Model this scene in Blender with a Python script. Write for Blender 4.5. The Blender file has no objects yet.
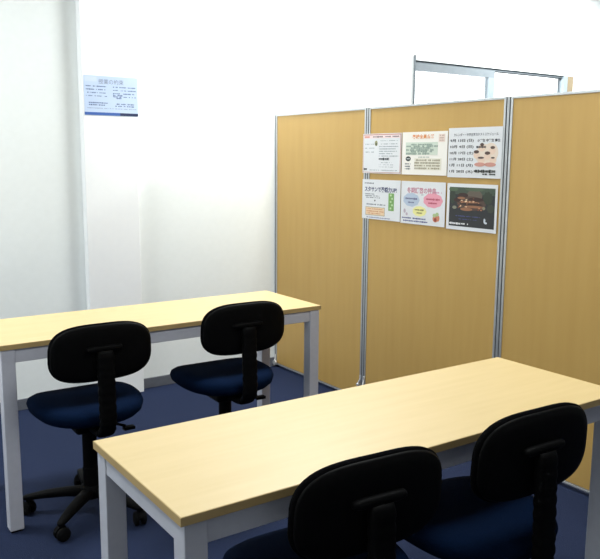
import bpy, bmesh, math, random
from mathutils import Vector, Matrix
random.seed(7)
SC = bpy.context.scene
COL = SC.collection
R = math.radians

# ---------------------------------------------------------------- materials
def new_mat(name, color, rough=.5, metal=0., spec=.5):
    m = bpy.data.materials.new(name); m.use_nodes = True
    b = m.node_tree.nodes['Principled BSDF']
    b.inputs['Base Color'].default_value = (*color, 1)
    b.inputs['Roughness'].default_value = rough
    b.inputs['Metallic'].default_value = metal
    b.inputs['Specular IOR Level'].default_value = spec
    return m
def noise_mat(name, c1, c2, scale, rough=.5, bump=0., stretch=(1,1,1), detail=4, metal=0., spec=.5, bump_scale=None):
    m = new_mat(name, c1, rough, metal, spec)
    nt = m.node_tree; b = nt.nodes['Principled BSDF']
    tc = nt.nodes.new('ShaderNodeTexCoord'); mp = nt.nodes.new('ShaderNodeMapping')
    mp.inputs['Scale'].default_value = stretch
    nt.links.new(tc.outputs['Object'], mp.inputs['Vector'])
    n = nt.nodes.new('ShaderNodeTexNoise'); n.inputs['Scale'].default_value = scale; n.inputs['Detail'].default_value = detail
    nt.links.new(mp.outputs['Vector'], n.inputs['Vector'])
    r = nt.nodes.new('ShaderNodeValToRGB')
    r.color_ramp.elements[0].position = .3; r.color_ramp.elements[1].position = .7
    r.color_ramp.elements[0].color = (*c1, 1); r.color_ramp.elements[1].color = (*c2, 1)
    nt.links.new(n.outputs['Fac'], r.inputs['Fac']); nt.links.new(r.outputs['Color'], b.inputs['Base Color'])
    if bump:
        n2 = n
        if bump_scale:
            n2 = nt.nodes.new('ShaderNodeTexNoise'); n2.inputs['Scale'].default_value = bump_scale
            nt.links.new(tc.outputs['Object'], n2.inputs['Vector'])
        bp = nt.nodes.new('ShaderNodeBump'); bp.inputs['Strength'].default_value = bump; bp.inputs['Distance'].default_value = .004
        nt.links.new(n2.outputs['Fac'], bp.inputs['Height']); nt.links.new(bp.outputs['Normal'], b.inputs['Normal'])
    return m
M = {}
M['wall'] = noise_mat('wall_paint', (.81,.85,.85), (.83,.87,.87), 30, .75, .08, bump_scale=160)
M['pillar'] = noise_mat('pillar_paint', (.86,.88,.90), (.875,.895,.91), 30, .7, .06, bump_scale=160)
M['ceiling'] = noise_mat('ceiling_board', (.66,.66,.655), (.62,.62,.615), 60, .9, .1)
M['carpet'] = noise_mat('carpet', (.0078,.0143,.042), (.0138,.0235,.062), 220, .95, .5, detail=3, spec=.2)
M['wall_dimmed'] = noise_mat('dimmed_wall_paint', (.34,.345,.345), (.37,.375,.375), 30, .8)  # unseen front wall only: greyed to cut the light it bounces back
M['base'] = noise_mat('baseboard_vinyl', (.105,.115,.14), (.125,.135,.16), 40, .6)
M['maple'] = noise_mat('maple_laminate', (.575,.44,.215), (.61,.47,.24), 5, .42, stretch=(.7,7,7), detail=6, spec=.4)
M['maple_edge'] = noise_mat('maple_edging', (.45,.315,.135), (.48,.345,.155), 6, .45, stretch=(.7,3,3))
M['board'] = noise_mat('screen_board', (.53,.330,.098), (.56,.355,.110), 3.5, .42, stretch=(6,6,.6), detail=6, spec=.4)
M['alu'] = noise_mat('aluminium', (.52,.54,.56), (.58,.60,.62), 25, .38, metal=.7)
M['slot'] = new_mat('dark_slot', (.06,.06,.065), .6)
M['winframe'] = noise_mat('window_aluminium', (.12,.145,.165), (.15,.175,.195), 20, .4, metal=.2)
M['win_lit'] = noise_mat('sash_aluminium_lit', (.27,.325,.365), (.30,.355,.395), 20, .4, metal=.2)  # same window aluminium lightened: the stile's bright glow put into the colour
M['win_shaded'] = noise_mat('rail_aluminium_shaded', (.19,.22,.245), (.22,.25,.275), 20, .4, metal=.2)  # same window aluminium darkened: the top rail's shade put into the colour
M['reveal'] = noise_mat('window_timber', (.19,.15,.095), (.23,.185,.12), 12, .6)
M['steel'] = noise_mat('painted_steel', (.53,.54,.61), (.56,.57,.64), 40, .35, spec=.5)
M['chrome'] = new_mat('chrome', (.78,.78,.79), .3, .6)
M['rubber'] = new_mat('black_rubber', (.004,.004,.0045), .8, spec=.1)
M['blackfab'] = noise_mat('black_fabric', (.0018,.0018,.0022), (.003,.003,.0036), 260, .95, .3, spec=.03)
M['blackpl'] = noise_mat('black_plastic', (.0018,.0018,.002), (.0026,.0026,.003), 120, .6, .1, spec=.07)
M['navyfab'] = noise_mat('navy_fabric', (.0018,.0068,.025), (.0032,.0105,.033), 300, .95, .4, spec=.03)
M['paper'] = noise_mat('paper', (.72,.735,.77), (.75,.765,.80), 10, .55)
M['laminated'] = noise_mat('laminated_paper', (.50,.61,.82), (.54,.65,.85), 4, .4)
_pm = {}
def ink(r, g, b):
    k = (r, g, b)
    if k not in _pm:
        c = [((v/255)/12.92 if v/255 <= .04045 else ((v/255+.055)/1.055)**2.4) for v in k]
        _pm[k] = new_mat('ink', c, .6)
    return _pm[k]
gm = bpy.data.materials.new('window_glass'); gm.use_nodes = True
nt = gm.node_tree; b = nt.nodes['Principled BSDF']
b.inputs['Base Color'].default_value = (.97,.99,.99,1); b.inputs['Roughness'].default_value = .0; b.inputs['Transmission Weight'].default_value = 1; b.inputs['IOR'].default_value = 1.02
M['glass'] = gm

# ---------------------------------------------------------------- mesh helpers
def obj(name, bm, mat, parent=None, smooth=False, bevel=0):
    me = bpy.data.meshes.new(name)
    bmesh.ops.recalc_face_normals(bm, faces=bm.faces)
    bm.to_mesh(me); bm.free()
    for mm in (mat if isinstance(mat, (list, tuple)) else [mat]): me.materials.append(mm)
    if smooth:
        for p in me.polygons: p.use_smooth = True
    o = bpy.data.objects.new(name, me); COL.objects.link(o)
    if parent: o.parent = parent
    if bevel:
        md = o.modifiers.new('bevel', 'BEVEL'); md.width = bevel; md.segments = 2; md.limit_method = 'ANGLE'
    return o
def box(bm, x0, x1, y0, y1, z0, z1, mi=0):
    v = [bm.verts.new((x, y, z)) for x in (x0, x1) for y in (y0, y1) for z in (z0, z1)]
    for f in ((0,1,3,2),(4,6,7,5),(0,4,5,1),(2,3,7,6),(0,2,6,4),(1,5,7,3)):
        bm.faces.new([v[i] for i in f]).material_index = mi
    return v
def cyl(bm, p0, p1, r0, r1=None, n=20, caps=True):
    r1 = r0 if r1 is None else r1
    p0, p1 = Vector(p0), Vector(p1); d = (p1-p0).normalized()
    a = d.orthogonal().normalized(); c = d.cross(a)
    rings = []
    for p, r in ((p0, r0), (p1, r1)):
        rings.append([bm.verts.new(p + r*(math.cos(t)*a + math.sin(t)*c)) for t in [2*math.pi*i/n for i in range(n)]])
    for i in range(n):
        bm.faces.new((rings[0][i], rings[0][(i+1)%n], rings[1][(i+1)%n], rings[1][i]))
    if caps:
        bm.faces.new(rings[0][::-1]); bm.faces.new(rings[1])
def lathe(bm, prof, n=28, off=(0,0,0), axis='z'):
    rings = []
    for r, h in prof:
        ring = []
        for i in range(n):
            t = 2*math.pi*i/n
            if axis == 'z': p = (r*math.cos(t), r*math.sin(t), h)
            else: p = (h, r*math.cos(t), r*math.sin(t))
            ring.append(bm.verts.new(Vector(p)+Vector(off)))
        rings.append(ring)
    for a, c in zip(rings, rings[1:]):
        for i in range(n): bm.faces.new((a[i], a[(i+1)%n], c[(i+1)%n], c[i]))
    bm.faces.new(rings[0][::-1]); bm.faces.new(rings[-1])
def sup(t, a, c, n):
    ct, st = math.cos(t), math.sin(t)
    return (a*math.copysign(abs(ct)**(2/n), ct), c*math.copysign(abs(st)**(2/n), st))
def sweep(bm, path, secs, n=16, ne=3.5):
    """rounded-rectangle sections (width across x, thickness) along a path in the YZ plane"""
    rings = []
    for i, p in enumerate(path):
        p = Vector(p)
        d = (Vector(path[min(i+1, len(path)-1)]) - Vector(path[max(i-1, 0)])).normalized()
        nrm = Vector((1,0,0)).cross(d)
        w, t = secs[i]
        ring = []
        for k in range(n):
            a, c = sup(2*math.pi*k/n+.01, w/2, t/2, ne)
            ring.append(bm.verts.new(p + Vector((a,0,0)) + nrm*c))
        rings.append(ring)
    for a, c in zip(rings, rings[1:]):
        for i in range(n): bm.faces.new((a[i], a[(i+1)%n], c[(i+1)%n], c[i]))
    bm.faces.new(rings[0][::-1]); bm.faces.new(rings[-1])
def empty(name, loc, rz=0, label=None, cat=None, group=None):
    o = bpy.data.objects.new(name, None); COL.objects.link(o); o.empty_display_size = .1
    o.location = loc; o.rotation_euler = (0,0,rz)
    if label: o['label'] = label; o['category'] = cat; o['kind'] = 'thing'
    if group: o['group'] = group
    return o
def struct(name, bm, mat, label, cat, **k):
    o = obj(name, bm, mat, **k); o['kind'] = 'structure'; o['label'] = label; o['category'] = cat
    return o
def copy_tree(o, parent=None):
    c = o.copy(); COL.objects.link(c)
    if parent: c.parent = parent
    for ch in list(o.children): copy_tree(ch, c)
    return c

# ---------------------------------------------------------------- layout numbers (metres)
YW = 4.392          # back wall
XP = 2.816          # face of the office screens
XL, XR, YF, ZC = -1.5, 9.5, -1.8, 3.0
WX0, WX1, WZ0, WZ1 = 4.06, 5.98, 0.95, 2.185      # window opening

# ---------------------------------------------------------------- room
bm = bmesh.new(); box(bm, XL-.1, XR+.1, YF-.1, YW+.25, -.1, 0)
struct('floor', bm, M['carpet'], 'dark navy blue carpet floor under the tables', 'floor')
bm = bmesh.new(); box(bm, XL-.1, XR+.1, YF-.1, YW+.25, ZC, ZC+.1)
struct('ceiling', bm, M['ceiling'], 'white ceiling above the room', 'ceiling')
bm = bmesh.new()
box(bm, XL-.1, WX0, YW, YW+.2, 0, ZC); box(bm, WX1, XR+.1, YW, YW+.2, 0, ZC)
box(bm, WX0, WX1, YW, YW+.2, 0, WZ0); box(bm, WX0, WX1, YW, YW+.2, WZ1, ZC)
struct('wall_back', bm, M['wall'], 'white wall behind the far table and screens', 'wall')
bm = bmesh.new(); box(bm, XL-.1, XL, YF, YW, 0, ZC)
struct('wall_left', bm, M['wall'], 'white wall on the left of the room', 'wall')
bm = bmesh.new(); box(bm, XR, XR+.1, YF, YW, 0, ZC)
struct('wall_right', bm, M['wall'], 'white wall beyond the screens', 'wall')
bm = bmesh.new(); box(bm, XL-.1, XR+.1, YF-.1, YF, 0, ZC)
struct('wall_front', bm, M['wall_dimmed'], 'unseen wall facing the back wall, greyed to cut bounced light', 'wall')
PX0, PX1, PD = 1.487, 1.812, .062
bm = bmesh.new(); box(bm, PX0, PX1, YW-PD, YW, 0, ZC)
struct('trim_1', bm, M['pillar'], 'shallow white pillar on the back wall carrying the blue notice', 'pillar', bevel=.003)
bm = bmesh.new(); box(bm, XL, PX0, YW-.010, YW, 0, .066); box(bm, PX1, XR, YW-.010, YW, 0, .066)
struct('baseboard_back', bm, M['base'], 'grey vinyl baseboard along the back wall', 'baseboard', bevel=.003)

# window behind the screens
w = empty('window_1', ((WX0+WX1)/2, YW, WZ0)); w['kind'] = 'structure'
w['label'] = 'aluminium sliding window above and behind the screens'; w['category'] = 'window'
def wpart(name, boxes, mat, parent=w):
    bm = bmesh.new()
    for b_ in boxes: box(bm, *b_)
    o = obj(name, bm, mat); o.parent = parent
    o.matrix_parent_inverse = parent.matrix_world.inverted() if parent is not w else Matrix.Translation(-w.location)
    o['kind'] = 'structure'
    return o
xm = 4.965
xl = WX0+.010; xr = WX1-.125
wpart('window_frame', [(WX0, xl, YW-.012, YW+.10, WZ0, WZ1+.035), (xl, xr, YW+.012, YW+.06, WZ1-.018, WZ1), (xl, xr, YW+.012, YW+.06, WZ0, WZ0+.03)], M['winframe'])
wpart('window_jamb', [(xr, WX1-.075, YW-.004, YW+.06, WZ0, WZ1)], M['win_lit'])
wpart('reveal', [(WX1-.075, WX1, YW-.008, YW+.10, WZ0, WZ1)], M['reveal'])
wpart('sash_rail', [(xl, xm, YW+.003, YW+.030, WZ1-.076, WZ1-.018), (xl, xm-.075, YW+.003, YW+.030, WZ0+.03, WZ0+.09)], M['win_shaded'])
wpart('sash_stile', [(xl, xl+.012, YW+.018, YW+.030, WZ0+.09, WZ1-.076), (xm-.075, xm, YW+.003, YW+.030, WZ0+.03, WZ1-.076)], M['win_lit'])
wpart('rear_sash', [(xm-.06, xr, YW+.036, YW+.056, WZ1-.024, WZ1-.018), (xm-.06, xm, YW+.036, YW+.056, WZ0+.03, WZ1-.024),
                    (xr-.008, xr, YW+.036, YW+.056, WZ0+.03, WZ1-.024), (xm, xr-.008, YW+.036, YW+.056, WZ0+.03, WZ0+.09)], M['winframe'])
wpart('pane', [(xl+.012, xm-.075, YW+.020, YW+.024, WZ0+.09, WZ1-.076)], M['glass'])
wpart('pane', [(xm, xr-.008, YW+.044, YW+.048, WZ0+.09, WZ1-.024)], M['glass'])

# ---------------------------------------------------------------- office screens
def screen(y1, y0, label, zs=(.05, .05)):
    """y1 = end nearer the wall, y0 = nearer end; face at x = XP looking to -x; origin at the base of end y1"""
    H = 1.734; L = y1-y0
    t = empty('office_screen', (XP, y1, 0), 0, label, 'partition screen', 'wood-grain partition screens standing in a line')
    bm = bmesh.new(); box(bm, .004, .030, -L+.020, -.020, .03, H-.0105); obj('board', bm, M['board'], t)
    for k, yy, s in ((0, 0, -1), (1, -L, 1)):
        dz = zs[k]       # stile: outer lip, dark slot, inner lip
        bm = bmesh.new()
        box(bm, .003, .031, yy+s*.0005, yy+s*.026, .012, H-.001)
        box(bm, 0, .034, yy+s*.0005, yy+s*.006, .012, H); box(bm, 0, .034, yy+s*.014, yy+s*.026, .012, H)
        st = obj('stile', bm, M['alu'], t, bevel=.0012)
        bm = bmesh.new(); box(bm, .0022, .0318, yy+s*.0064, yy+s*.0136, .014, H-.002); obj('slot', bm, M['slot'], st)
        bm = bmesh.new()
        cyl(bm, (.017, yy+s*.02, 0), (.017, yy+s*.02, .012), .014, n=16); cyl(bm, (.017, yy+s*.02, .010), (.017, yy+s*.02, .03), .005, n=10)
        obj('leveling_foot', bm, M['rubber'], t)
        bm = bmesh.new()   # chrome stabiliser lever near the floor
        rw = .019 if dz < 0 else .010
        box(bm, -.005, .0, yy+s*.009, yy+s*.023, .088+dz, .115+dz)
        cyl(bm, (-.003, yy+s*.016, .092+dz), (-.014, yy+s*.024, .066+dz), .004, n=10); cyl(bm, (-.020, yy+s*.024, .058+dz), (-.008, yy+s*.024, .058+dz), rw, n=18)
        obj('stabilizer', bm, M['chrome'], t, bevel=.001)
    bm = bmesh.new(); box(bm, .0, .034, -L+.026, -.026, H-.011, H); obj('top_rail', bm, M['alu'], t, bevel=.0012)
    bm = bmesh.new(); box(bm, .0, .034, -L+.026, -.026, .016, .025); obj('bottom_rail', bm, M['alu'], t, bevel=.0012)
    return t
J0, J1, J2, J3 = 4.388, 3.416, 2.405, 1.40
screen(J0, J1, 'bare wood-grain partition screen standing against the white wall', (-.025, .05))
screen(J1, J2, 'middle wood-grain partition screen with six papers on it')
screen(J2, J3, 'bare wood-grain partition screen standing beside the near table, in front of the window')

# ---------------------------------------------------------------- tables
def table(x0, y0, label, L=1.4852, D=.496, H=.75):
    t = empty('work_table', (x0, y0, 0), 0, label, 'table', 'long maple tables with painted steel legs')
    bm = bmesh.new(); box(bm, .0012, L-.0012, .0012, D-.0012, H-.020, H)
    tp = obj('tabletop', bm, M['maple'], t, bevel=.001)
    bm = bmesh.new(); e = .0016
    for q in ((0, L, 0, e), (0, L, D-e, D), (0, e, e, D-e), (L-e, L, e, D-e)): box(bm, *q, H-.020, H-.0012)
    obj('edge_band', bm, M['maple_edge'], tp)
    W = .052; i = .009
    for lx in (i, L-i-W):
        for ly in (.003, D-.003-W):
            bm = bmesh.new(); box(bm, lx, lx+W, ly, ly+W, .008, H-.020)
            lg = obj('leg', bm, M['steel'], t, bevel=.0025)
            bm = bmesh.new(); box(bm, lx+.004, lx+W-.004, ly+.004, ly+W-.004, 0, .0085); obj('foot_pad', bm, M['rubber'], lg)
    a0, a1 = H-.073, H-.0205
    for q in ((i+W, L-i-W, .006, .031), (i+W, L-i-W, D-.031, D-.006), (i+.003, i+.028, .003+W, D-.003-W), (L-i-.028, L-i-.003, .003+W, D-.003-W)):
        bm = bmesh.new(); box(bm, *q, a0, a1); obj('apron', bm, M['steel'], t, bevel=.002)
    return t
table(.6054, 1.2826, 'maple-topped table nearest the viewer, its left end corner bare')
table(2.1278-1.4852, 2.902, 'maple-topped table standing along the white wall')

# ---------------------------------------------------------------- chairs
def cushion(bm, rings, n_exp, N=56, fn=None):
    rr = []
    for a, c, h in rings:
        ring = []
        for i in range(N):
            x, y = sup(2*math.pi*i/N, a, c, n_exp)
            p = Vector((x, y, h)); ring.append(bm.verts.new(fn(p) if fn else p))
        rr.append(ring)
    for a, c in zip(rr, rr[1:]):
        for i in range(N): bm.faces.new((a[i], a[(i+1)%N], c[(i+1)%N], c[i]))
    bm.faces.new(rr[0][::-1]); bm.faces.new(rr[-1])
SEAT_Z = .425
BACK_Y = -.200
def make_chair(label, dz=0., base_rot=0., seat_rot=0.):
    t = empty('task_chair', (0,0,0), 0, label, 'chair', 'black and navy swivel task chairs')
    A, C = .220, .224
    def seat_fn(p):
        u, v = p.x/A, p.y/C
        x = p.x*(1+.05*v)
        z = p.z + .010*u*u - .022*max(0, v-.25)**2*1.6
        return Vector((x, p.y+.02, z+dz))
    top = SEAT_Z+.065
    bm = bmesh.new()
    cushion(bm, [(A-.050, C-.050, SEAT_Z-.006), (A-.022, C-.022, SEAT_Z-.004), (A-.006, C-.006, SEAT_Z+.010), (A, C, SEAT_Z+.032), (A-.006, C-.006, SEAT_Z+.049),
                 (A-.024, C-.024, SEAT_Z+.060), (A-.060, C-.060, top), (A-.13, C-.12, top-.002), (A-.2, C-.18, top-.004), (.01, .01, top-.005)], 2.6, fn=seat_fn)
    st = obj('seat', bm, M['navyfab'], t, smooth=True)
    bm = bmesh.new()
    cushion(bm, [(.05, .05, SEAT_Z-.022), (A-.11, C-.10, SEAT_Z-.022), (A-.055, C-.055, SEAT_Z-.014), (A-.030, C-.030, SEAT_Z-.002)], 2.6, fn=seat_fn)
    obj('seat_pan', bm, M['blackpl'], st, smooth=True)
    # backrest, bent around the sitter
    BA, BC, BZ = .202, .125, .720+dz
    def back_fn(p):     # p.x across, p.y up, p.z thickness (towards +y = sitter)
        y = BACK_Y + p.z + .30*p.x*p.x - .05*p.y
        z = BZ + p.y*(1 - .09*(1-(p.x/BA)**2)) - .002
        return Vector((p.x*(1 + .10*(p.y/BC < 0)*(-p.y/BC)*.3), y, z))
    bm = bmesh.new()
    cushion(bm, [(.02, .01, .040), (BA-.1, BC-.07, .038), (BA-.045, BC-.04, .034), (BA-.014, BC-.013, .024), (BA-.002, BC-.002, .012), (BA-.001, BC-.001, .002), (BA-.008, BC-.008, -.004)], 2.75, fn=back_fn)
    bk = obj('backrest', bm, M['blackfab'], t, smooth=True)
    bm = bmesh.new()
    cushion(bm, [(BA-.010, BC-.010, .0), (BA-.005, BC-.005, -.006), (BA-.010, BC-.010, -.011), (BA-.030, BC-.030, -.016), (BA-.08, BC-.07, -.018), (.015, .01, -.019)], 2.75, fn=back_fn)
    obj('back_shell', bm, M['blackpl'], bk, smooth=True)
    # T-shaped bracket on the back of the shell
    bm = bmesh.new()
    yb = BACK_Y-.019
    rr = []
    for yy, hw, hh in ((yb+.006, .072, .013), (yb-.010, .070, .012), (yb-.016, .064, .007)):
        ring = []
        for i in range(28):
            a, c = sup(2*math.pi*i/28, hw, hh, 4); ring.append(bm.verts.new((a, yy+.30*a*a, BZ+.017+c)))
        rr.append(ring)
    for a, c in zip(rr, rr[1:]):
        for i in range(28): bm.faces.new((a[i], a[(i+1)%28], c[(i+1)%28], c[i]))
    bm.faces.new(rr[-1]); bm.faces.new(rr[0][::-1])
    obj('back_bracket', bm, M['blackpl'], t, smooth=True)
    # ribbed bellows over the back upright
    pts = []
    def bez(p0, p1, p2, p3, u): return tuple((1-u)**3*a+3*(1-u)**2*u*b_+3*(1-u)*u*u*c+u**3*d for a, b_, c, d in zip(p0, p1, p2, p3))
    zt = BZ+.010
    for i in range(9): u = i/8; pts.append((0, *bez((-.06, .388+dz), (-.17, .385+dz), (yb-.020, .385+dz), (yb-.020, .47+dz), u)))
    for i in range(1, 9): u = i/8; pts.append((0, yb-.020+.010*u, .47+dz+(zt-.47-dz)*u))
    path, secs = [], []
    fine = 3
    for i in range(len(pts)-1):
        for k in range(fine):
            u = k/fine; path.append(tuple(a+(b_-a)*u for a, b_ in zip(pts[i], pts[i+1])))
            g = len(path) % 3
            wdt = .054+.008*min(1, i/8)
            s = (0, .0022, .0022)[g] if i > 3 else .001
            secs.append((wdt+2*s, .030+2*s))
    path.append(pts[-1]); secs.append((.056, .026))
    bm = bmesh.new(); sweep(bm, path, secs); obj('back_upright', bm, M['blackpl'], t, smooth=True)
    # mechanism, lever, column, base
    bm = bmesh.new(); box(bm, -.075, .075, -.085, .085, .362+dz, .4065+dz); mc = obj('mechanism', bm, M['blackpl'], t, bevel=.012)
    bm = bmesh.new(); cyl(bm, (.05, -.03, .385+dz), (.130, -.07, .362+dz), .006, n=10)
    box(bm, .118, .165, -.088, -.060, .347+dz, .360+dz); obj('lever', bm, M['blackpl'], mc, bevel=.004)
    bm = bmesh.new(); lathe(bm, [(.014, .25), (.014, .37+dz)], 18); obj('gas_lift', bm, M['blackpl'], t, smooth=False)
    bm = bmesh.new(); lathe(bm, [(.031, .085), (.031, .19), (.029, .195), (.029, .355+dz), (.024, .36+dz)], 28); obj('column_sleeve', bm, M['blackpl'], t)
    bs = empty('base', (0,0,0)); bs.parent = t; bs.rotation_euler = (0,0,base_rot)
    bm = bmesh.new(); lathe(bm, [(.036, .062), (.046, .068), (.046, .100), (.040, .112), (.033, .116)], 28); obj('hub', bm, M['blackpl'], t)
    for k in range(5):
        th = base_rot + 2*math.pi*k/5
        d = Vector((math.cos(th), math.sin(th), 0)); s = Vector((-d.y, d.x, 0))
        bm = bmesh.new(); rr = []
        for r, w_, zc, hh in ((.030, .026, .088, .020), (.10, .024, .088, .018), (.18, .021, .082, .0155), (.235, .018, .074, .012), (.265, .014, .070, .010), (.273, .008, .069, .006)):
            ring = []
            for i in range(16):
                a, c = sup(2*math.pi*i/16+.01, w_, hh, 3); ring.append(bm.verts.new(d*r + s*a + Vector((0,0,zc+c))))
            rr.append(ring)
        for a, c in zip(rr, rr[1:]):
            for i in range(16): bm.faces.new((a[i], a[(i+1)%16], c[(i+1)%16], c[i]))
        bm.faces.new(rr[0][::-1]); bm.faces.new(rr[-1])
        lg = obj('base_leg', bm, M['blackpl'], t, smooth=True)
        # twin-wheel caster under the end
        ax = (d*.6 + s*.8).normalized(); cpos = d*.255
        rot = Matrix.Translation(cpos) @ Matrix.Rotation(math.atan2(ax.y, ax.x), 4, 'Z')
        bm = bmesh.new()
        for sgn in (-1, 1):
            lathe(bm, [(.020, sgn*.006), (.0265, sgn*.008), (.028, sgn*.014), (.0265, sgn*.021), (.018, sgn*.025), (.004, sgn*.026)], 22, (0,0,.028), 'x')
        cyl(bm, (-.007, 0, .028), (.007, 0, .028), .010, n=12)
        cyl(bm, (0, 0, .036), (0, 0, .066), .007, n=10)
        for i in range(8):      # hood over the wheels
            a0, a1 = R(20+i*17.5), R(20+(i+1)*17.5)
            q = [bm.verts.new((x, .0305*math.cos(a), .028+.0305*math.sin(a))) for a in (a0, a1) for x in (-.0065, .0065)]
            bm.faces.new((q[0], q[1], q[3], q[2]))
        bm.transform(rot)
        obj('caster', bm, M['rubber'], lg, smooth=False)
    bpy.data.objects.remove(bs)
    return t
def place(c, x, y, rz, label):
    c.location = (x, y, 0); c.rotation_euler = (0,0,rz); c['label'] = label
CH = [(.983, 2.93, R(-1), 'black-backed swivel chair at the left half of the wall-side table', 0., R(225)),
      (1.622, 2.945, R(-2), 'black-backed swivel chair at the right half of the wall-side table, nearer the screens', .012, R(200)),
      (1.030, 1.385, R(-4), 'black-backed swivel chair at the near table, closer to its left end', -.008, R(252)),
      (1.505, 1.338, R(-2), 'black-backed swivel chair at the near table, closer to the window side', .018, R(216))]
for x, y, rz, lb, dz, br in CH:
    place(make_chair(lb, dz, br-rz), x, y, rz, lb)

# ---------------------------------------------------------------- papers
def text_bm(bm, s, cx, cy, height, width=None, z=.0009, align='CENTER', th=.0003, bold=0.):
    cu = bpy.data.curves.new('t', 'FONT'); cu.body = s; cu.size = 1; cu.align_x = 'LEFT'; cu.offset = bold
    o = bpy.data.objects.new('t', cu); COL.objects.link(o)
    dg = bpy.context.evaluated_depsgraph_get()
    me = bpy.data.meshes.new_from_object(o.evaluated_get(dg))
    bpy.data.objects.remove(o); bpy.data.curves.remove(cu)
    if not me.vertices: bpy.data.meshes.remove(me); return
    xs = [v.co.x for v in me.vertices]; ys = [v.co.y for v in me.vertices]
    sy = height/max(1e-6, max(ys)-min(ys)); sx = sy if width is None else width/max(1e-6, max(xs)-min(xs))
    w_ = sx*(max(xs)-min(xs))
    x0 = cx-w_/2 if align == 'CENTER' else cx
    mat = Matrix(((sx, 0, 0, x0-sx*min(xs)), (0, sy, 0, cy-height/2-sy*min(ys)), (0, 0, 1, z+th), (0, 0, 0, 1)))
    me.transform(mat); bm.from_mesh(me); bpy.data.meshes.remove(me)
class Paper:
    """local frame: x right, y up, z towards the viewer; origin in the middle of the sheet"""
    def __init__(s, name, label, cat, w, h, mat4, mat=None, group=None):
        bm = bmesh.new(); box(bm, -w/2, w/2, -h/2, h/2, 0, .0008)
        s.o = obj(name, bm, mat or M['paper']); s.o.matrix_world = mat4; s.w, s.h = w, h
        s.o['label'] = label; s.o['category'] = cat; s.o['kind'] = 'thing'
        if group: s.o['group'] = group
    def part(s, name, bm, col): return obj(name, bm, ink(*col), s.o)
    def rects(s, name, rs, col, z=.0008, th=.0002):
        if 'lettering' in name:         # every block of print is a part of its own
            rs = list(rs); left = set(range(len(rs))); groups = []
            g = .013
            while left:
                q = [left.pop()]; grp = []
                while q:
                    i = q.pop(); grp.append(rs[i])
                    near = [j for j in left if rs[j][0]-g < rs[i][1] and rs[i][0]-g < rs[j][1] and rs[j][2]-g < rs[i][3] and rs[i][2]-g < rs[j][3]]
                    for j in near: left.discard(j); q.append(j)
                groups.append(grp)
            if len(groups) > 1:
                for grp in groups: s._rects(name, grp, col, z, th)
                return
        return s._rects(name, rs, col, z, th)
    def _rects(s, name, rs, col, z=.0008, th=.0002):
        bm = bmesh.new()
        for x0, x1, y0, y1 in rs: box(bm, x0, x1, y0, y1, z, z+th)
        return s.part(name, bm, col)
    def blob(s, name, items, col, z=.0008, th=.0003, parent=None, n=28):
        bm = bmesh.new()
        for ii, (cx, cy, a, c, *k) in enumerate(items):
            vs = []; z += .00003*(ii > 0)
            wob = k[0] if k else 0
            for zz in (z, z+th):
                vs.append([bm.verts.new((cx+a*math.cos(t)*(1+wob*math.cos(9*t)), cy+c*math.sin(t)*(1+wob*math.cos(9*t)), zz)) for t in [2*math.pi*i/n for i in range(n)]])
            bm.faces.new(vs[1]); bm.faces.new(vs[0][::-1])
            for i in range(n): bm.faces.new((vs[0][i], vs[0][(i+1)%n], vs[1][(i+1)%n], vs[1][i]))
        return s.part(name, bm, col)
    def text(s, name, items, col, z=.0009, bold=0.):
        bm = bmesh.new()
        for it in items: text_bm(bm, *it[:4], width=it[4] if len(it) > 4 else None, z=z, align=it[5] if len(it) > 5 else 'CENTER', bold=bold)
        return s.part(name, bm, col)
def dashes(x0, x1, y, h, dens=.8, unit=.006):
    """small unreadable print: a row of short marks of uneven height"""
    out = []; x = x0
    while x < x1-.002:
        l = unit*random.uniform(.5, 1.3)
        if random.random() < dens:
            hh = h*random.uniform(.5, 1)
            out.append((x, min(x+l*.8, x1), y-hh/2, y+hh/2))
        x += l
    return out
def on_screen(yc, zc): return Matrix(((0,0,-1,XP-.0012), (-1,0,0,yc), (0,1,0,zc), (0,0,0,1)))
GP = 'papers fixed to the middle screen'
# upper row, first: white form with a red-brown border
W, H = .325, .220
p = Paper('poster', 'white printed form with thin red-brown border, upper row, left', 'poster', W, H, on_screen((3.451+3.120)/2, 1.477), None, GP)
b_ = .0045
p.rects('border', [(-W/2+.004, W/2-.004, H/2-.004-b_, H/2-.004), (-W/2+.004, W/2-.004, -H/2+.004, -H/2+.004+b_*.6), (-W/2+.004, -W/2+.004+b_*.5, -H/2+.004, H/2-.004), (W/2-.004-b_, W/2-.004, -H/2+.004, H/2-.004)], (190,120,105))
p.rects('header_band', [(-W/2+.010, W/2-.012, H/2-.026, H/2-.010)], (238,216,216))
p.rects('heading_lettering', [(-W/2+.014, -W/2+.058, H/2-.023, H/2-.013)] , (214,150,140), z=.001)
p.rects('heading_lettering', dashes(-.075, .01, H/2-.018, .009, .95, .010) + dashes(.03, .075, H/2-.018, .007, .9, .008)+dashes(.09, W/2-.02, H/2-.018, .009, .95, .010), (105,95,100), z=.001)
fine = []
for i in range(3): fine += dashes(-W/2+.020, -.060, .052-.022*i, .006, .75)
for i in range(2): fine += dashes(-.01, W/2-.03, .070-.018*i, .005, .7)
for i in range(5): fine += dashes(-.022, W/2-.02-random.uniform(0, .05), .038-.013*i, .006, .85)
for i in range(3): fine += dashes(-.02, .10, -.050-.012*i, .004, .6)
fine += dashes(-.10, W/2-.03, -H/2+.018, .005, .8)
p.rects('fine_lettering', fine, (140,150,158))
p.rects('bold_lettering', dashes(-.022, .065, -.030, .015, .95, .012) + dashes(-W/2+.010, -W/2+.040, -H/2+.022, .014, 1, .012), (45,48,55), z=.0011)
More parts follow.
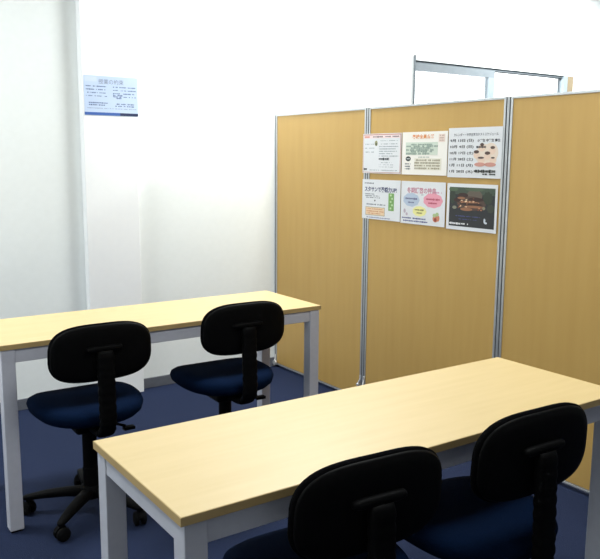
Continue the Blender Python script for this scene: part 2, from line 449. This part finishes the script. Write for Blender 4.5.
p.blob('emblem', [(-.047, .056, .012, .015)], (150,150,110)); p.blob('emblem', [(-.047, .052, .006, .008)], (75,80,60), z=.0012)
# upper row, middle: orange heading over pale green panels
W, H = .336, .223
p = Paper('poster', 'cream poster with orange heading over pale green print, upper row, middle', 'poster', W, H, on_screen((3.119+2.776)/2, 1.477), None, GP)
p.rects('tint', [(-W/2, W/2, -H/2, H/2)], (240,236,230), z=.0008, th=.0001)
p.text('heading_lettering', [('英検全員合格', -.008, .087, .022, .165)], (226,140,70), z=.001, bold=.03)
p.rects('green_panel', [(-.14, .10, -.008, .058)], (206,216,204), z=.001); p.rects('beige_panel', [(-.07, .13, -.085, -.025)], (226,222,208), z=.001)
fine = []
for i in range(3): fine += dashes(-.10, .06, .046-.018*i, .011, .85, .010)
for i in range(3): fine += dashes(-.135, .10-.03*i, .037-.019*i, .012, .8, .011)
fine += dashes(-.04, .04, -.019, .006, .8)
p.rects('fine_lettering', fine, (140,158,148), z=.0013)
fine = []
for i in range(4): fine += dashes(-.07, .12, -.035-.014*i, .010, .85, .010)
p.rects('fine_lettering', fine, (158,150,128), z=.0013)
p.blob('badge', [(-.118, -.028, .020, .013)], (60,68,70), z=.0012)
p.rects('badge_lettering', dashes(-.13, -.104, -.028, .006, 1, .008), (215,220,220), z=.0016)
p.rects('fine_lettering', [q for i in range(3) for q in dashes(-.142, -.10, -.055-.013*i, .009, .8, .008)], (105,110,115), z=.0012)
p.rects('stamp', [(.105, .15, .058, .098)], (232,214,204), z=.001); p.rects('stamp_lettering', [q for i in range(3) for q in dashes(.112, .145, .090-.012*i, .007, .9, .008)], (190,160,150), z=.0013)
# upper row, right: dates beside a drawing of children
W, H = .345, .242
p = Paper('poster', 'white schedule of dates with a picture of children, upper row, right', 'poster', W, H, on_screen((2.777+2.425)/2, 1.480), None, GP)
p.text('heading_lettering', [('カレンダー・中学生学力テストスケジュール', .006, .087, .015, .285)], (70,75,90), bold=.012)
rows = ['9月 13日 (日)', '10月 4日 (日)', '10月 17日 (土)', '11月 28日 (土)', '1月 11日 (月)', '1月 28日 (木)']
p.text('date_lettering', [(s_, -W/2+.013, .058-.030*i, .0165, .155, 'LEFT') for i, s_ in enumerate(rows)], (28,30,40), bold=.025)
p.text('class_lettering', [('小学生 中学生 高生', .090, .058, .0145, .142)], (30,32,42), bold=.03)
skin, hair = (230,204,186), (92,72,66)
p.blob('picture', [(.070, -.010, .060, .050), (.105, .0, .046, .046)], (228,212,198), z=.0009)
for fi, (fx, fy) in enumerate(((.050, .022), (.115, .008), (.018, -.012), (.085, -.018), (.050, -.036), (.122, -.036))):
    p.blob('face', [(fx, fy, .020, .017)], skin, z=.0012+.00003*fi)
for hx, hy, ha, hb in ((.050, .038, .012, .008), (.117, .024, .014, .007), (.016, .004, .017, .008), (.086, -.002, .017, .008), (.046, -.024, .020, .005), (.120, -.024, .012, .004)):
    p.blob('hair', [(hx, hy, ha, hb)], hair, z=.0016)
for cx, cw in ((.040, .034), (.105, .036)):
    p.blob('clothes', [(cx, -.056, cw, .010)], (206,150,138), z=.0019)
p.rects('caption_lettering', dashes(.015, .075, .027, .012, .95, .012), (60,58,62), z=.002)
p.rects('caption_lettering', dashes(.005, .150, -.088, .016, .95, .013) + dashes(.06, .14, -.102, .008, .95, .013), (44,46,44), z=.0022)
# lower row, left: heading, beige box, green column
W, H = .326, .224
p = Paper('poster', 'white leaflet with beige box and green column, lower row, left', 'poster', W, H, on_screen((3.449+3.117)/2, 1.2195), None, GP)
p.text('heading_lettering', [('スタサンで英語力UP!', -.005, .058, .030, .275)], (62,66,110), bold=.03)
p.rects('fine_lettering', dashes(-W/2+.020, -.060, .091, .008, .9, .009) + dashes(-W/2+.025, -.055, .030, .006, .9) + dashes(-W/2+.025, -.01, .020, .006, .9) + dashes(-W/2+.030, .0, .010, .006, .8) + dashes(-W/2+.030, .05, -.028, .008, .75, .009), (110,115,125))
p.blob('bullet', [(-.050, -.006, .005, .005)], (30,30,34))
p.rects('beige_box', [(-.132, .036, -.090, -.043)], (150,130,105)); p.rects('beige_fill', [(-.1295, .0335, -.0875, -.0455)], (232,205,170), z=.0011)
p.rects('box_lettering', dashes(-.12, .02, -.054, .006, .85) + dashes(-.12, .03, -.067, .007, .9) + dashes(-.12, .0, -.079, .006, .8), (205,140,110), z=.0014)
p.rects('green_column', [(.066, .112, -.057, .040)], (120,165,95)); p.rects('column_lettering', [(.078+.012*(i%2), .092+.012*(i%2), .024-.018*i, .034-.018*i) for i in range(5)], (190,215,170), z=.0012)
p.rects('footer_lettering', dashes(-.125, .085, -.102, .006, .9), (120,125,165))
# lower row, middle: three coloured clouds
W, H = .333, .227
p = Paper('poster', 'white leaflet with blue, pink and yellow speech clouds, lower row, middle', 'poster', W, H, on_screen((3.117+2.778)/2, 1.2175), None, GP)
p.text('heading_lettering', [('冬期講習の特典', -.010, .066, .032, .220)], (198,130,152), bold=.02)
p.rects('subheading_lettering', dashes(.085, .140, .060, .010, .9, .010), (205,160,185)); p.rects('subheading_lettering', dashes(-.01, .01, .044, .006, .9), (150,150,160))
p.blob('blue_cloud', [(-.085, .015, .062, .036, .03)], (182,196,216), n=60); p.blob('pink_cloud', [(.078, .018, .070, .038, .03)], (232,160,178), n=60); p.blob('yellow_cloud', [(-.020, -.043, .052, .027, .03)], (236,232,160), z=.001, n=60)
p.rects('cloud_lettering', dashes(-.13, -.040, .021, .011, .95, .009) + dashes(-.108, -.062, .001, .009, .95, .009), (112,112,150), z=.0014)
p.rects('cloud_lettering', dashes(.028, .128, .024, .011, .95, .009) + dashes(.045, .108, .004, .009, .95, .009), (185,75,100), z=.0014)
p.rects('cloud_lettering', dashes(-.055, .015, -.036, .009, .95, .009) + dashes(-.04, .0, -.052, .008, .9, .009), (120,118,70), z=.0016)
p.rects('notice_lettering', dashes(-.155, .030, -.083, .009, .95, .010) + dashes(-.145, .045, -.098, .009, .95, .010), (68,70,130))
p.blob('figure', [(.100, -.075, .020, .018), (.118, -.072, .012, .016)], (205,130,100), z=.001); p.blob('figure', [(.092, -.058, .012, .010), (.112, -.052, .012, .010)], (170,190,140), z=.0014); p.blob('figure', [(.100, -.080, .010, .010)], (150,70,60), z=.0018)
p.blob('figure', [(-.135, -.046, .008, .012), (-.118, -.062, .008, .008)], (190,175,190), z=.001)
# lower row, right: night photograph in a white border
W, H = .328, .230
p = Paper('poster', 'dark night photograph with white border, lower row, right', 'poster', W, H, on_screen((2.771+2.440)/2, 1.2145), None, GP)
p.rects('picture', [(-W/2+.018, W/2-.014, -H/2+.018, H/2-.018)], (44,46,50))
p.rects('sky', [(-.146, .150, .062, .097)], (66,80,66), z=.001)
rnd = random.Random(5)
p.blob('haze', [(.02, .058, .050, .030)], (98,88,78), z=.0011); p.blob('haze', [(.0, .020, .095, .035)], (84,66,58), z=.0012)
p.blob('roof', [(-.055, .058, .034, .012), (.03, .040, .050, .010), (-.09, .034, .026, .010), (.0, .016, .075, .007)], (58,38,34), z=.0014)
p.blob('building', [(-.065, .044, .026, .006), (-.015, .026, .062, .005), (.02, .004, .060, .006), (-.03, -.010, .04, .008)], (150,104,76), z=.0016)
for k in range(26):
    x = rnd.uniform(-.085, .075); y = rnd.uniform(-.024, .052)*(1-abs(x)/.16)
    p.blob('lit_window', [(x, y, rnd.uniform(.003, .008), rnd.uniform(.002, .004))], rnd.choice([(224,180,140), (190,130,92), (236,206,170), (120,70,52)]), z=.0018+k*.00001, n=10)
for x, y, a_, c_, col in ((.105, .050, .030, .030, (52,62,50)), (-.125, .050, .020, .036, (50,60,50)), (.125, .0, .022, .020, (58,64,54)), (-.110, -.004, .014, .008, (128,130,112)), (.080, .000, .012, .008, (136,132,112)), (-.12, .086, .03, .010, (80,100,76)), (.02, .088, .06, .008, (78,94,74))):
    p.blob('foliage', [(x, y, a_, c_, .08)], col, z=.00125+.00004*x, n=40)
p.rects('caption_lettering', dashes(-.10, .06, -.045, .006, .9) + dashes(-.08, .045, -.060, .004, .8), (74,80,130), z=.0012)
p.rects('credit_lettering', dashes(-.142, -.065, -.084, .012, 1, .012) + dashes(-.060, -.015, -.083, .009, .8, .011), (235,235,238), z=.0012)
p.blob('mark', [(.090, -.060, .006, .012), (.098, -.070, .009, .005)], (205,212,222), z=.0012, n=12)
# notice on the pillar
W, H = .322, .222
p = Paper('notice_sign', 'pale blue notice with dark blue bottom stripe on the white pillar', 'notice', W, H, Matrix(((1,0,0,1.658), (0,0,-1,YW-PD-.0005), (0,1,0,1.793), (0,0,0,1))), M['laminated'])
p.text('heading_lettering', [('授業の約束', .0, .080, .028, .150)], (120,130,155), bold=.0)
fine = []
for i in range(4): fine += dashes(-.150, -.018-random.uniform(0, .03), .052-.018*i, .007, .75, .008) + dashes(.010, .150-random.uniform(0, .02), .052-.018*i, .007, .75, .008)
fine += dashes(.010, .07, .006, .008, .8, .009) + dashes(.010, .06, -.010, .008, .8, .009)
for i in range(2): fine += dashes(-.135, -.02-.01*i, -.040-.012*i, .008, .9, .009) + dashes(.03-.008*i, .135, -.043-.012*i, .008, .85, .009)
p.rects('fine_lettering', fine, (92,110,150)); p.rects('fine_lettering', dashes(-.15, .15, -.070, .005, .8), (140,155,185))
p.rects('logo_patch', [(-.155, -.085, .078, .104)], (200,214,232))
p.rects('blue_stripe', [(-W/2, .05, -H/2+.002, -H/2+.018)], (58,96,168), z=.001); p.rects('dark_stripe', [(.05, W/2, -H/2+.002, -H/2+.018)], (34,46,82), z=.001)

# ---------------------------------------------------------------- light
def area(name, loc, sx, sy, power, col=(1,1,1), rot=(0,0,0)):
    l = bpy.data.lights.new(name, 'AREA'); l.shape = 'RECTANGLE'; l.size = sx; l.size_y = sy; l.energy = power; l.color = col
    o = bpy.data.objects.new(name, l); COL.objects.link(o); o.location = loc; o.rotation_euler = rot
    return o
FL = (.97, 1.0, .985)
area('ceiling_lamp', (2.75, 3.60, ZC-.02), .6, .6, 64, FL)
area('ceiling_lamp', (-.30, 3.60, ZC-.02), .6, .6, 42, FL)
area('ceiling_lamp', (2.0, 1.10, ZC-.02), .6, .6, 27, FL)
area('ceiling_lamp', (-.60, 1.30, ZC-.02), .6, .6, 14, FL)
area('ceiling_lamp', (5.4, 3.55, ZC-.02), .6, .6, 105, FL)
wd = bpy.data.worlds.new('daylight'); SC.world = wd; wd.use_nodes = True
wd.node_tree.nodes['Background'].inputs['Color'].default_value = (.95, .98, 1, 1)
wd.node_tree.nodes['Background'].inputs['Strength'].default_value = 3.0

# ---------------------------------------------------------------- camera
S = .75/.70
f, yaw, pit, roll, hh = 761.718, .6042576, -.1577361, .0070159, 1.350749*S
d = Vector((math.sin(yaw)*math.cos(pit), math.cos(yaw)*math.cos(pit), math.sin(pit)))
r = d.cross(Vector((0,0,1))).normalized(); u = r.cross(d)
r2 = math.cos(roll)*r + math.sin(roll)*u; u2 = -math.sin(roll)*r + math.cos(roll)*u
cd = bpy.data.cameras.new('camera'); cam = bpy.data.objects.new('camera', cd); COL.objects.link(cam)
cd.sensor_fit = 'HORIZONTAL'; cd.sensor_width = 36; cd.lens = f*36/600; cd.clip_start = .05
cam.matrix_world = Matrix(((r2.x, u2.x, -d.x, 0), (r2.y, u2.y, -d.y, 0), (r2.z, u2.z, -d.z, hh), (0,0,0,1)))
SC.camera = cam
SC.view_settings.view_transform = 'Standard'; SC.view_settings.look = 'None'; SC.view_settings.gamma = 1; SC.view_settings.exposure = 0.4
SC.view_settings.use_curve_mapping = False
